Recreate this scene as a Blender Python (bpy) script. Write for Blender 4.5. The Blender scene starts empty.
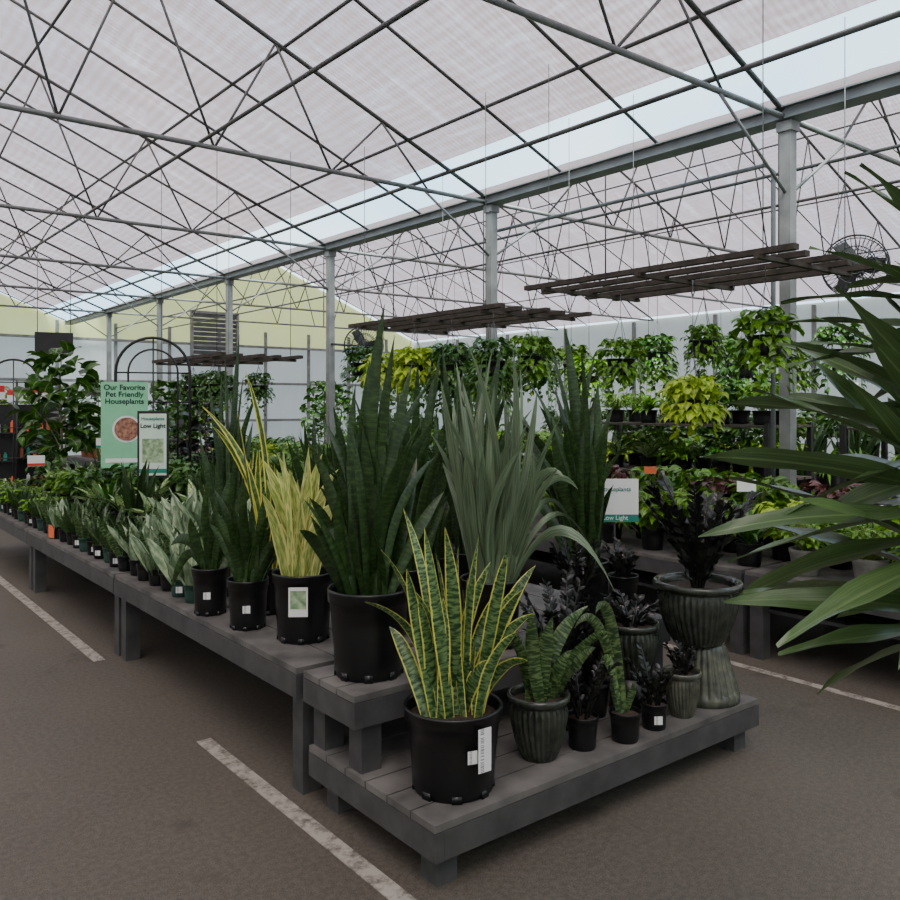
import bpy, math, random, colorsys
from mathutils import Vector, Matrix
rnd=random.Random(11)
S=bpy.context.scene; COL=S.collection
def lin(c):
    c=c/255.0
    return c/12.92 if c<=0.04045 else ((c+0.055)/1.055)**2.4
def C(r,g,b): return (lin(r),lin(g),lin(b),1)
def boost(c,s=1.3,v=1.15):
    h,sa,va=colorsys.rgb_to_hsv(*c[:3]); r=colorsys.hsv_to_rgb(h,min(1,sa*s),min(1,va*v)); return (r[0],r[1],r[2],1)
# ---------------------------------------------------------------- materials
def newmat(name):
    m=bpy.data.materials.new(name); m.use_nodes=True
    nt=m.node_tree; nt.nodes.clear()
    out=nt.nodes.new('ShaderNodeOutputMaterial')
    return m,nt,out
def N(nt,t,**kw):
    n=nt.nodes.new(t)
    for k,v in kw.items():
        if k in n.inputs.keys(): n.inputs[k].default_value=v
        else: setattr(n,k,v)
    return n
def ramp(nt,fac,stops):
    r=nt.nodes.new('ShaderNodeValToRGB')
    el=r.color_ramp.elements
    el[0].position=stops[0][0]; el[0].color=stops[0][1]
    el[1].position=stops[1][0]; el[1].color=stops[1][1]
    for p,c in stops[2:]:
        e=el.new(p); e.color=c
    nt.links.new(fac,r.inputs['Fac']); return r
def math1(nt,op,a,b=None):
    n=nt.nodes.new('ShaderNodeMath'); n.operation=op
    for i,x in enumerate((a,b)):
        if x is None: continue
        if isinstance(x,(int,float)): n.inputs[i].default_value=x
        else: nt.links.new(x,n.inputs[i])
    return n.outputs[0]
def mixc(nt,f,a,b):
    n=nt.nodes.new('ShaderNodeMix'); n.data_type='RGBA'
    for i,x in ((0,f),(6,a),(7,b)):
        if isinstance(x,(int,float,tuple)): n.inputs[i].default_value=x
        else: nt.links.new(x,n.inputs[i])
    return n.outputs[2]
def simple(name,c1,c2=None,rough=0.5,metal=0.0,scale=8,bump=0.0,detail=4,stretch=(1,1,1)):
    m,nt,out=newmat(name)
    b=N(nt,'ShaderNodeBsdfPrincipled'); b.inputs['Roughness'].default_value=rough; b.inputs['Metallic'].default_value=metal
    tc=N(nt,'ShaderNodeTexCoord'); mp=N(nt,'ShaderNodeMapping'); mp.inputs['Scale'].default_value=stretch
    nt.links.new(tc.outputs['Object'],mp.inputs['Vector'])
    no=N(nt,'ShaderNodeTexNoise',Scale=scale,Detail=detail); nt.links.new(mp.outputs[0],no.inputs['Vector'])
    r=ramp(nt,no.outputs['Fac'],[(0.3,c1),(0.7,c2 or c1)])
    nt.links.new(r.outputs[0],b.inputs['Base Color'])
    if bump>0:
        bp=N(nt,'ShaderNodeBump',Strength=bump,Distance=0.01); nt.links.new(no.outputs['Fac'],bp.inputs['Height']); nt.links.new(bp.outputs[0],b.inputs['Normal'])
    nt.links.new(b.outputs[0],out.inputs[0]); return m
def leafmat(name,c1,c2,rough=0.36,ub=2.0,vb=60,lo=0.42,hi=0.6,edge=None,ew=0.36,mid=None,transl=0.15,dist=0.0,bs=1.3,bv=1.2):
    m,nt,out=newmat(name)
    c1=boost(c1,bs,bv); c2=boost(c2,bs,bv)
    if edge: edge=boost(edge,1.1,1.1)
    if mid: mid=boost(mid,1.1,1.1)
    uv=N(nt,'ShaderNodeUVMap'); sp=N(nt,'ShaderNodeSeparateXYZ'); nt.links.new(uv.outputs[0],sp.inputs[0])
    u,v=sp.outputs[0],sp.outputs[1]
    cb=N(nt,'ShaderNodeCombineXYZ')
    nt.links.new(math1(nt,'MULTIPLY',u,ub),cb.inputs[0]); nt.links.new(math1(nt,'MULTIPLY',v,vb),cb.inputs[1])
    no=N(nt,'ShaderNodeTexNoise',Scale=1.0,Detail=3.0,Distortion=dist); nt.links.new(cb.outputs[0],no.inputs['Vector'])
    r=ramp(nt,no.outputs['Fac'],[(lo,c1),(hi,c2)]); col=r.outputs[0]
    au=math1(nt,'ABSOLUTE',math1(nt,'SUBTRACT',u,0.5))
    dr=N(nt,'ShaderNodeTexNoise',Scale=1.3,Detail=0.0); c3=N(nt,'ShaderNodeCombineXYZ'); nt.links.new(v,c3.inputs[1]); nt.links.new(c3.outputs[0],dr.inputs['Vector'])
    hs=N(nt,'ShaderNodeHueSaturation'); nt.links.new(col,hs.inputs['Color']); nt.links.new(math1(nt,'ADD',0.40,math1(nt,'MULTIPLY',dr.outputs['Fac'],1.25)),hs.inputs['Value']); col=hs.outputs[0]
    if edge:
        wob=math1(nt,'MULTIPLY',math1(nt,'SUBTRACT',no.outputs['Fac'],0.5),0.15)
        f=math1(nt,'GREATER_THAN',math1(nt,'ADD',au,wob),ew); col=mixc(nt,f,col,edge)
    if mid:
        f=math1(nt,'LESS_THAN',au,0.045); col=mixc(nt,f,col,mid)
    b=N(nt,'ShaderNodeBsdfPrincipled'); b.inputs['Roughness'].default_value=rough
    nt.links.new(col,b.inputs['Base Color'])
    t=N(nt,'ShaderNodeBsdfTranslucent'); nt.links.new(col,t.inputs[0])
    mx=N(nt,'ShaderNodeMixShader'); mx.inputs[0].default_value=transl
    nt.links.new(b.outputs[0],mx.inputs[1]); nt.links.new(t.outputs[0],mx.inputs[2]); nt.links.new(mx.outputs[0],out.inputs[0])
    return m
M={}
M['snake_var']=leafmat('snake_variegated',C(34,60,34),C(96,120,78),edge=C(194,192,104),ew=0.40,vb=90,ub=1.5,bs=1.1)
M['snake_dark']=leafmat('snake_dark',C(30,48,24),C(60,82,44),vb=70,ub=1.2,lo=0.42,hi=0.72,bs=1.1)
M['snake_mott']=leafmat('snake_mottled',C(34,56,30),C(98,118,76),vb=110,ub=1.3,lo=0.45,hi=0.62,bs=1.1)
M['snake_grey']=leafmat('snake_grey',C(66,82,60),C(112,126,98),vb=5,ub=8,lo=0.35,hi=0.7,bs=1.05)
M['snake_yel']=leafmat('snake_yellow',C(120,140,72),C(184,188,116),vb=16,ub=5,edge=C(214,210,140),ew=0.38,transl=0.25,bs=1.05)
M['snake_yedge']=leafmat('snake_yellow_edge',C(54,78,38),C(86,108,58),vb=40,edge=C(206,200,100),ew=0.30,transl=0.2,bs=1.1)
M['moon']=leafmat('silver_leaf',C(108,130,100),C(164,178,146),vb=14,ub=3,edge=C(56,84,56),ew=0.44,bs=1.05)
M['dieff']=leafmat('cream_leaf',C(166,182,130),C(76,110,56),vb=60,ub=8,edge=C(50,82,42),ew=0.36,bs=1.1)
M['dark']=leafmat('dark_leaf',C(38,64,30),C(66,98,46),vb=20,mid=C(92,124,70))
M['mid']=leafmat('mid_leaf',C(62,98,40),C(104,136,58),vb=20,mid=C(136,160,90),transl=0.28)
M['lime']=leafmat('lime_leaf',C(132,160,54),C(172,190,80),vb=20,mid=C(186,204,100),transl=0.35,bs=1.1)
M['pothos']=leafmat('pothos_leaf',C(58,94,36),C(104,134,56),vb=40,ub=5,transl=0.25)
M['zz']=leafmat('black_leaf',C(15,18,16),C(30,34,28),vb=30,rough=0.3,transl=0.03,bs=1,bv=1)
M['purple']=leafmat('bronze_leaf',C(66,34,36),C(96,56,46),vb=20,mid=C(140,80,76),bs=1,bv=1)
M['drac']=leafmat('strap_leaf',C(54,76,44),C(84,104,66),vb=3,ub=26,rough=0.3,mid=C(98,120,78),lo=0.35,hi=0.7,transl=0.1,bs=1.1,bv=1.1)
M['fig']=leafmat('fig_leaf',C(36,62,28),C(62,94,42),vb=20,mid=C(116,136,84))
M['flower_red']=simple('red_petal',C(180,36,40),C(214,70,60))
M['flower_orange']=simple('orange_petal',C(220,110,40),C(236,150,60))
M['bark']=simple('bark',C(92,80,64),C(126,112,90),rough=0.9,scale=30,bump=0.4)
M['soil']=simple('soil',C(36,28,22),C(66,52,40),rough=0.95,scale=70,bump=0.8)
M['black']=simple('black_plastic',C(12,13,14),C(20,21,22),rough=0.34,scale=5)
M['green_plastic']=simple('green_plastic',C(30,62,52),C(40,76,62),rough=0.5)
M['cement']=simple('cement',C(104,104,98),C(134,132,124),rough=0.85,scale=20,bump=0.2)
M['terra']=simple('terracotta',C(150,88,62),C(172,104,74),rough=0.8)
M['glaze']=simple('glaze',C(36,40,36),C(60,65,55),rough=0.14,scale=24,bump=0.05)
M['glaze_light']=simple('glaze_light',C(58,62,54),C(94,96,82),rough=0.18,scale=24,bump=0.05)
M['bench']=simple('bench_paint',C(52,52,52),C(74,74,73),rough=0.65,scale=9,bump=0.15)
M['bench_top']=simple('bench_top_weathered',C(64,63,61),C(110,107,102),rough=0.72,scale=6,bump=0.3,detail=9)
M['steel']=simple('galvanised_steel',C(104,106,106),C(132,134,132),rough=0.45,metal=0.25,scale=6)
M['steel_dark']=simple('dull_pipe',C(68,69,68),C(92,93,91),rough=0.5,metal=0.2,scale=4)
M['alu']=simple('gutter_metal',C(100,104,106),C(130,134,134),rough=0.45,metal=0.25,scale=3)
M['rackwood']=simple('rack_wood',C(44,39,34),C(72,64,56),rough=0.85,scale=12,bump=0.3)
M['iron']=simple('black_iron',C(18,18,18),C(30,30,30),rough=0.5)
M['wire']=simple('wire',C(80,82,82),C(106,108,108),rough=0.5,metal=0.3)
M['card']=simple('white_card',C(222,224,220),C(232,232,228),rough=0.6)
M['mint']=simple('mint_card',C(124,196,150),C(134,204,160),rough=0.6)
M['palegreen']=simple('pale_green_card',C(196,220,200),C(206,228,208),rough=0.6)
M['teal']=simple('teal_print',C(28,122,104),C(34,130,112),rough=0.6)
M['ink']=simple('ink',C(16,40,34),C(20,46,40),rough=0.7)
M['red']=simple('red_card',C(190,40,36),C(204,52,44),rough=0.6)
M['orange']=simple('orange_card',C(222,104,60),C(230,118,70),rough=0.6)
M['plum']=simple('brown_photo',C(90,40,36),C(190,140,110),rough=0.6,scale=30)
M['paper_green']=simple('leaf_print',C(80,120,76),C(180,200,160),rough=0.6,scale=30)
def tagmat():
    m,nt,out=newmat('printed_tag')
    uv=N(nt,'ShaderNodeUVMap'); sp=N(nt,'ShaderNodeSeparateXYZ'); nt.links.new(uv.outputs[0],sp.inputs[0])
    no=N(nt,'ShaderNodeTexNoise',Scale=60.0,Detail=0.0); cb=N(nt,'ShaderNodeCombineXYZ'); nt.links.new(sp.outputs[0],cb.inputs[0]); nt.links.new(cb.outputs[0],no.inputs['Vector'])
    bars=math1(nt,'GREATER_THAN',no.outputs['Fac'],0.52)
    band=math1(nt,'LESS_THAN',math1(nt,'ABSOLUTE',math1(nt,'SUBTRACT',sp.outputs[1],0.3)),0.14)
    col=mixc(nt,math1(nt,'MULTIPLY',bars,band),C(226,228,226),C(60,60,60))
    b=N(nt,'ShaderNodeBsdfPrincipled'); b.inputs['Roughness'].default_value=0.5
    nt.links.new(col,b.inputs['Base Color']); nt.links.new(b.outputs[0],out.inputs[0]); return m
M['tag']=tagmat()
def asphalt():
    m,nt,out=newmat('asphalt')
    tc=N(nt,'ShaderNodeTexCoord')
    n1=N(nt,'ShaderNodeTexNoise',Scale=0.7,Detail=6.0); n2=N(nt,'ShaderNodeTexNoise',Scale=210.0,Detail=2.0); n3=N(nt,'ShaderNodeTexNoise',Scale=2.3,Detail=3.0); n4=N(nt,'ShaderNodeTexNoise',Scale=45.0,Detail=6.0)
    for n in (n1,n2,n3,n4): nt.links.new(tc.outputs['Object'],n.inputs['Vector'])
    base=ramp(nt,n1.outputs['Fac'],[(0.3,C(66,60,51)),(0.7,C(86,79,69))]).outputs[0]
    sp=ramp(nt,n2.outputs['Fac'],[(0.38,C(38,35,30)),(0.68,C(136,128,115))]).outputs[0]
    col=mixc(nt,0.28,base,sp)
    col=mixc(nt,0.18,col,ramp(nt,n4.outputs['Fac'],[(0.4,C(38,35,30)),(0.62,C(108,101,90))]).outputs[0])
    st=ramp(nt,n3.outputs['Fac'],[(0.62,(0,0,0,1)),(0.69,(1,1,1,1))]).outputs[0]
    col=mixc(nt,math1(nt,'MULTIPLY',st,0.4),col,C(42,37,31))
    b=N(nt,'ShaderNodeBsdfPrincipled'); b.inputs['Roughness'].default_value=0.75
    nt.links.new(col,b.inputs['Base Color'])
    bp=N(nt,'ShaderNodeBump',Strength=0.25,Distance=0.003); nt.links.new(n2.outputs['Fac'],bp.inputs['Height']); nt.links.new(bp.outputs[0],b.inputs['Normal'])
    nt.links.new(b.outputs[0],out.inputs[0]); return m
M['asphalt']=asphalt()
def paint():
    m,nt,out=newmat('worn_paint')
    tc=N(nt,'ShaderNodeTexCoord'); n=N(nt,'ShaderNodeTexNoise',Scale=16.0,Detail=10.0,Roughness=0.75); nt.links.new(tc.outputs['Object'],n.inputs['Vector'])
    r=ramp(nt,n.outputs['Fac'],[(0.36,C(84,78,69)),(0.54,C(158,153,142))])
    b=N(nt,'ShaderNodeBsdfPrincipled'); b.inputs['Roughness'].default_value=0.8
    nt.links.new(r.outputs[0],b.inputs['Base Color']); nt.links.new(b.outputs[0],out.inputs[0]); return m
M['paint']=paint()
def sheet(name,col,tr,trcol,sc=(1,1,1),amt=0.15,weave=False,tl=.55):
    m,nt,out=newmat(name)
    tc=N(nt,'ShaderNodeTexCoord'); mp=N(nt,'ShaderNodeMapping'); mp.inputs['Scale'].default_value=sc
    nt.links.new(tc.outputs['Object'],mp.inputs[0])
    no=N(nt,'ShaderNodeTexNoise',Scale=2.5,Detail=6.0,Distortion=0.6); nt.links.new(mp.outputs[0],no.inputs['Vector'])
    d=N(nt,'ShaderNodeBsdfDiffuse',Color=col); t=N(nt,'ShaderNodeBsdfTranslucent',Color=col)
    mx=N(nt,'ShaderNodeMixShader'); mx.inputs[0].default_value=tl
    nt.links.new(d.outputs[0],mx.inputs[1]); nt.links.new(t.outputs[0],mx.inputs[2])
    x=N(nt,'ShaderNodeBsdfTransparent',Color=trcol)
    m2=N(nt,'ShaderNodeMixShader')
    f=math1(nt,'ADD',tr-amt*0.5,math1(nt,'MULTIPLY',no.outputs['Fac'],amt))
    if weave:
        w=N(nt,'ShaderNodeTexWave',Scale=5.5,Distortion=0.4); w.bands_direction='Y'; nt.links.new(tc.outputs['Object'],w.inputs['Vector'])
        w2=N(nt,'ShaderNodeTexWave',Scale=3.0,Distortion=0.6); w2.bands_direction='X'; nt.links.new(tc.outputs['Object'],w2.inputs['Vector'])
        def crease(sc3,rot,scale,lo,hi):
            mp2=N(nt,'ShaderNodeMapping'); mp2.inputs['Scale'].default_value=sc3; mp2.inputs['Rotation'].default_value=(0,0,rot); nt.links.new(tc.outputs['Object'],mp2.inputs[0])
            cr=N(nt,'ShaderNodeTexNoise',Scale=scale,Detail=8.0,Roughness=0.6,Distortion=0.7); nt.links.new(mp2.outputs[0],cr.inputs['Vector'])
            return ramp(nt,cr.outputs['Fac'],[(lo,(0,0,0,1)),(hi,(1,1,1,1))]).outputs[0]
        f=math1(nt,'ADD',f,math1(nt,'MULTIPLY',math1(nt,'SUBTRACT',w.outputs['Fac'],0.5),0.12))
        f=math1(nt,'ADD',f,math1(nt,'MULTIPLY',math1(nt,'SUBTRACT',w2.outputs['Fac'],0.5),0.10))
        f=math1(nt,'ADD',f,math1(nt,'MULTIPLY',crease((1,6,1),.45,1.1,.54,.68),0.20))
        f=math1(nt,'ADD',f,math1(nt,'MULTIPLY',crease((5,1,1),-.3,1.2,.56,.68),0.16))
        f=math1(nt,'ADD',f,math1(nt,'MULTIPLY',crease((1,9,1),-.15,2.6,.59,.66),0.20))
        f=math1(nt,'MAXIMUM',f,0.02)
    nt.links.new(f,m2.inputs[0]); nt.links.new(mx.outputs[0],m2.inputs[1]); nt.links.new(x.outputs[0],m2.inputs[2])
    nt.links.new(m2.outputs[0],out.inputs[0]); return m
M['cloth']=sheet('shade_cloth',C(150,135,137),0.10,(0.82,0.76,0.78,1),sc=(0.5,1.6,0.5),amt=0.2,weave=True)
M['clear']=sheet('clear_poly',C(220,230,235),0.95,(0.88,0.97,1,1),amt=0.04)
M['polywall']=sheet('white_poly_wall',C(206,208,204),0.12,(0.88,0.9,0.9,1),sc=(3,3,0.3),amt=0.14)
M['yellow']=sheet('yellow_poly',C(222,222,168),0.25,(0.96,0.96,0.78,1),amt=0.1)
# ---------------------------------------------------------------- mesh builder
class MB:
    def __init__(s): s.v=[]; s.f=[]; s.uv=[]
    def face(s,idx,uvs=None):
        s.f.append(tuple(idx)); s.uv.extend(uvs or [(0.5,0.5)]*len(idx))
    def box(s,c,d,rz=0,rot=None):
        R=rot or Matrix.Rotation(rz,3,'Z'); c=Vector(c); b=len(s.v)
        for x in(-.5,.5):
            for y in(-.5,.5):
                for z in(-.5,.5): s.v.append(c+R@Vector((x*d[0],y*d[1],z*d[2])))
        for q in((0,1,3,2),(4,6,7,5),(0,4,5,1),(2,3,7,6),(0,2,6,4),(1,5,7,3)):
            s.face([b+i for i in q],[(0,0),(0,1),(1,1),(1,0)])
        return s
    def tube(s,pts,r,n=8,cap=True):
        pts=[Vector(p) for p in pts]; rs=r if isinstance(r,(list,tuple)) else [r]*len(pts)
        b=len(s.v); prev=None
        for i,p in enumerate(pts):
            d=(pts[min(i+1,len(pts)-1)]-pts[max(i-1,0)]).normalized()
            if prev is None:
                a=Vector((0,0,1)) if abs(d.z)<.9 else Vector((1,0,0)); x=d.cross(a).normalized()
            else:
                x=(prev-d*prev.dot(d)).normalized()
            prev=x; y=d.cross(x)
            for k in range(n):
                a=2*math.pi*k/n; s.v.append(p+(x*math.cos(a)+y*math.sin(a))*rs[i])
        for i in range(len(pts)-1):
            for k in range(n):
                s.face((b+i*n+k,b+i*n+(k+1)%n,b+(i+1)*n+(k+1)%n,b+(i+1)*n+k))
        if cap:
            s.face([b+k for k in range(n)][::-1]); e=b+(len(pts)-1)*n; s.face([e+k for k in range(n)])
        return s
    def lathe(s,prof,n=36,o=(0,0,0),rib=0,amp=0,swirl=0,z0=0,z1=9):
        o=Vector(o); b=len(s.v)
        for r,z in prof:
            for k in range(n):
                a=2*math.pi*k/n; rr=r
                if rib and z0<z<z1: rr=r*(1+amp*(abs(math.sin(rib*.5*a+swirl*math.sin(z*9)))-.6))
                s.v.append(o+Vector((rr*math.cos(a),rr*math.sin(a),z)))
        for i in range(len(prof)-1):
            for k in range(n):
                s.face((b+i*n+k,b+i*n+(k+1)%n,b+(i+1)*n+(k+1)%n,b+(i+1)*n+k))
        return s
    def leaf(s,pts,w,prof,ref,fold=.15,twist=0,wave=0):
        n=len(pts)-1; b=len(s.v); off=rnd.random()*30; L=sum((pts[i+1]-pts[i]).length for i in range(n)); ph=rnd.random()*6
        for i,p in enumerate(pts):
            t=i/n; d=(pts[min(i+1,n)]-pts[max(i-1,0)]).normalized()
            x=d.cross(ref)
            if x.length<1e-3: x=d.cross(Vector((.3,.9,.1)))
            x.normalize(); nn=x.cross(d)
            if twist:
                q=Matrix.Rotation(twist*t,3,d); x=q@x; nn=q@nn
            ww=w*.5*prof(t); wv=nn*(wave*w*math.sin(ph+t*14))
            s.v+= [p-x*ww+nn*fold*ww+wv, p.copy(), p+x*ww+nn*fold*ww-wv]
        for i in range(n):
            a=b+i*3; v0=off+L*i/n; v1=off+L*(i+1)/n
            s.face((a,a+1,a+4,a+3),[(0,v0),(.5,v0),(.5,v1),(0,v1)])
            s.face((a+1,a+2,a+5,a+4),[(.5,v0),(1,v0),(1,v1),(.5,v1)])
    def mesh(s,name,mat,smooth=True):
        me=bpy.data.meshes.new(name); me.from_pydata([tuple(v) for v in s.v],[],s.f)
        l=me.uv_layers.new(name='UVMap'); l.data.foreach_set('uv',[c for u in s.uv for c in u])
        if smooth: me.polygons.foreach_set('use_smooth',[True]*len(me.polygons))
        me.materials.append(M[mat]); me.update(); return me
sword=lambda t: (.62+.38*math.sin(min(1,t/.5)*math.pi/2)) if t<.5 else max(.02,1-((t-.5)/.5)**2.3)
oval=lambda t: max(.03,math.sin(math.pi*min(1,max(0,t))**.8))
heart=lambda t: max(.03,math.sin(math.pi*min(.999,.12+.88*t)**.62))
strap=lambda t: (.5+.5*min(1,t/.25)) if t<.55 else max(.02,1-((t-.55)/.45)**1.7)
def bez(p0,p1,p2,n):
    return [p0*(1-t)**2+p1*2*t*(1-t)+p2*t*t for t in [i/n for i in range(n+1)]]
def arc(p,az,e0,e1,L,n):
    out=[Vector(p)]; st=L/n
    for i in range(n):
        e=math.radians(e0+(e1-e0)*(i+.5)/n)
        out.append(out[-1]+Vector((math.cos(az)*math.cos(e),math.sin(az)*math.cos(e),math.sin(e)))*st)
    return out
def ob(name,me,parent=None,loc=(0,0,0),rz=0,**props):
    o=bpy.data.objects.new(name,me); COL.objects.link(o)
    if parent: o.parent=parent
    o.location=loc; o.rotation_euler=(0,0,rz)
    for k,v in props.items(): o[k]=v
    return o
def root(name,label,cat,loc,rz=0,group=None):
    o=ob(name,None,None,loc,rz,label=label,category=cat); o.empty_display_size=.1
    if group:o['group']=group
    return o
def solid(name,mb,mat,label,cat,group=None,smooth=False,loc=(0,0,0),kind=None):
    o=ob(name,mb.mesh(name,mat,smooth),None,loc,label=label)
    if cat:o['category']=cat
    if group:o['group']=group
    if kind:o['kind']=kind
    return o
# ---------------------------------------------------------------- foliage
def snake(n,L,W,tilt,rb,nseg=8,prof=sword,fold=.35,bend=12):
    mb=MB()
    for i in range(n):
        a=rnd.random()*6.283; rr=rb*math.sqrt(rnd.random()); k=rr/max(rb,.001)
        az=a+rnd.uniform(-.5,.5); e0=90-tilt*(.25+.75*k)*rnd.uniform(.5,1.1); l=rnd.uniform(*L)*(1.05-.25*k)
        p=arc((rr*math.cos(a),rr*math.sin(a),-.01),az,e0+3,e0-rnd.uniform(0,bend),l,nseg)
        fa=rnd.random()*6.283
        mb.leaf(p,rnd.uniform(*W),prof,Vector((math.cos(fa),math.sin(fa),.05)),fold,rnd.uniform(-.9,.9),.05)
    return mb
def bush(n,R,H,leafL,leafW,prof=heart,droop=45,stems=True,dome=.6):
    mb=MB()
    for i in range(n):
        az=rnd.random()*6.283; h=H*rnd.uniform(.25,1); k=math.sqrt(max(0,1-(h/H*dome)**2))*rnd.uniform(.35,1); r=R*k
        p=Vector((r*math.cos(az),r*math.sin(az),h))
        if stems and i%2==0: mb.tube([(r*.1*math.cos(az),r*.1*math.sin(az),0),(r*.5*math.cos(az),r*.5*math.sin(az),h*.8),tuple(p)],.0025,3,False)
        a2=az+rnd.uniform(-.8,.8); l=rnd.uniform(*leafL); e=rnd.uniform(-20,40)
        pts=arc(p,a2,e,e-droop-rnd.random()*30,l,4)
        side=Vector((rnd.uniform(-.5,.5),rnd.uniform(-.5,.5),1))
        mb.leaf(pts,rnd.uniform(*leafW),prof,side,.15,0,0)
    return mb
def trailing(n,R,H,leafL,leafW,tr):
    mb=bush(n,R,H,leafL,leafW,dome=.8,stems=False,droop=75)
    for i in range(n//2):
        az=rnd.random()*6.283; z=-rnd.random()*tr; r=R*rnd.uniform(.6,1.05)
        mb.leaf(arc((r*math.cos(az),r*math.sin(az),z),az+rnd.uniform(-.6,.6),-10,-80,rnd.uniform(*leafL),4),rnd.uniform(*leafW),heart,Vector((math.cos(az),math.sin(az),.6)),.1)
    for i in range(7):
        az=i*.9+rnd.random()*.4; tl=tr*rnd.uniform(1,2.6)
        mb.tube([(R*.3*math.cos(az),R*.3*math.sin(az),.03),(R*.8*math.cos(az),R*.8*math.sin(az),.02),(R*.9*math.cos(az),R*.9*math.sin(az),-tl)],.003,3,False)
        for j in range(7):
            z=-tl*(j+.5)/7; mb.leaf(arc((R*.88*math.cos(az),R*.88*math.sin(az),z),az+rnd.uniform(-1.5,1.5),0,-80,leafL[0],4),leafW[0],heart,Vector((math.cos(az),math.sin(az),.6)),.1)
    return mb
def zz(n,L,ll,spread=28):
    mb=MB()
    for i in range(n):
        az=i*2.4+rnd.uniform(-.4,.4); e0=90-rnd.random()*spread*.5; l=rnd.uniform(*L)
        ns=max(8,int(l/.021)); p=arc((.02*math.cos(az),.02*math.sin(az),-.01),az,e0,e0-spread*.9,l,ns)
        mb.tube(p,[.007-.004*j/ns for j in range(ns+1)],5,True)
        for j in range(3,ns+1):
            d=(p[j]-p[j-1]).normalized(); sd=d.cross(Vector((math.cos(az),math.sin(az),.2))).normalized()
            for sg in(-1,1):
                q=p[j-1].lerp(p[j],.5+.2*sg)
                tw=rnd.uniform(-.7,.7); s2=Matrix.Rotation(tw,3,d)@sd
                dirv=(d*.9+s2*sg*.8+Vector((0,0,.08))).normalized()
                le=ll*rnd.uniform(.85,1.15)*(1-.35*abs(j/ns-.55))
                pts=[q+dirv*le*u+Vector((0,0,-.01*u*u)) for u in (0,.2,.45,.7,.88,1)]
                mb.leaf(pts,le*.38,oval,s2.cross(d)+Vector((rnd.uniform(-.4,.4),rnd.uniform(-.4,.4),rnd.uniform(-.2,.5))),.18)
    return mb
def arching(n,L,W,nseg=8,e=(30,85),drop=90,prof=strap):
    mb=MB()
    for i in range(n):
        az=i*2.399+rnd.uniform(-.3,.3); e0=rnd.uniform(*e)
        mb.leaf(arc((.015*math.cos(az),.015*math.sin(az),-.005+.04*rnd.random()),az,e0,e0-drop*rnd.uniform(.5,1),rnd.uniform(*L),nseg),rnd.uniform(*W),prof,Vector((0,0,1))+Vector((math.cos(az),math.sin(az),0))*-.5,.3)
    return mb
RGT=Vector((.7826,-.6225,0)); FWD=Vector((.6225,.7826,0))
def shaped(tips,sc,rb,W,depth=.10,bow=.1,twist=.5,nseg=12,fold=.35,prof=sword,extra=0,wave=.04):
    mb=MB(); tips=list(tips)
    ks=[t for t in tips if len(t)==2]
    for i in range(extra):
        a=rnd.choice(ks); b=rnd.choice(ks); u=rnd.random(); s=rnd.uniform(.6,1.0)
        tips.append(((a[0]*u+b[0]*(1-u))*rnd.uniform(.8,1.25),(a[1]*u+b[1]*(1-u))*s))
    for t in tips:
        x,h=t[0]*sc,t[1]*sc; dp=rnd.uniform(-1,1)*depth
        bx=max(-1,min(1,x/(.2+abs(h)*.35)+rnd.uniform(-.5,.5)))*rb*.75
        p0=RGT*bx+FWD*rnd.uniform(-rb,rb)*.6+Vector((0,0,-.02)); p2=RGT*x+FWD*dp+Vector((0,0,h))
        p1=p0.lerp(p2,.5)+Vector((0,0,abs(x)*.35+.03*h))+RGT*rnd.uniform(-bow,bow)*.5-RGT*x*.22+FWD*rnd.uniform(-bow,bow)*.4
        if len(t)>2: p1=p0.lerp(p2,.5)+Vector((0,0,t[2]*sc))
        rf=(FWD+RGT*rnd.uniform(-1.1,1.1)+Vector((0,0,.05))).normalized()
        mb.leaf(bez(p0,p1,p2,nseg),rnd.uniform(*W),prof,rf,fold,rnd.uniform(-twist,twist),wave)
    return mb
# ---------------------------------------------------------------- pots
def pot_mesh(kind,r,h,key={}):
    k=(kind,round(r,3),round(h,3))
    if k in key: return key[k]
    mb=MB()
    if kind in('glaze','glaze_light'):
        base=[(0.001,0),(.58,0),(.6,.03),(.62,.06),(.7,.15),(.78,.28),(.85,.42),(.9,.54),(.93,.66),(.94,.76),(.91,.83),(.90,.86),(.98,.88),(1.05,.91),(1.06,.96),(1.01,1.0),(.92,.99),(.88,.93),(.86,.8)]
        mb.lathe([(a*r,b*h) for a,b in base],n=224,rib=28 if r<.15 else 40,amp=.09 if r<.15 else .06,swirl=1.2,z0=.05*h,z1=.8*h)
    elif kind in('cement','terra'):
        base=[(.001,0),(.72,0),(.75,.03),(.95,.8),(1,.85),(1.02,.98),(1,1),(.92,1),(.89,.85),(.87,.8)]
        mb.lathe([(a*r,b*h) for a,b in base],n=32)
    else:
        base=[(.001,.015),(.7,.015),(.76,0),(.8,.01),(.8,.05),(.83,.07),(.85,.3),(.9,.6),(.94,.84),(.99,.85),(1.0,.97),(1.01,.985),(.99,1),(.95,1),(.93,.97),(.91,.82)]
        mb.lathe([(a*r,b*h) for a,b in base],n=40)
        if r>.09:
            for i in range(8):
                a=i*math.pi/4+.2; mb.box((.8*r*math.cos(a),.8*r*math.sin(a),.045*h),(.03*r+.006,.2*r,.09*h),a)
    key[k]=mb.mesh('pot',kind if kind in M else 'black'); return key[k]
def soil_mesh(r,key={}):
    k=round(r,3)
    if k not in key:
        mb=MB(); mb.lathe([(.001,.004),(r*.5,.006),(r,0)],n=20); key[k]=mb.mesh('soil','soil')
    return key[k]
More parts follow.
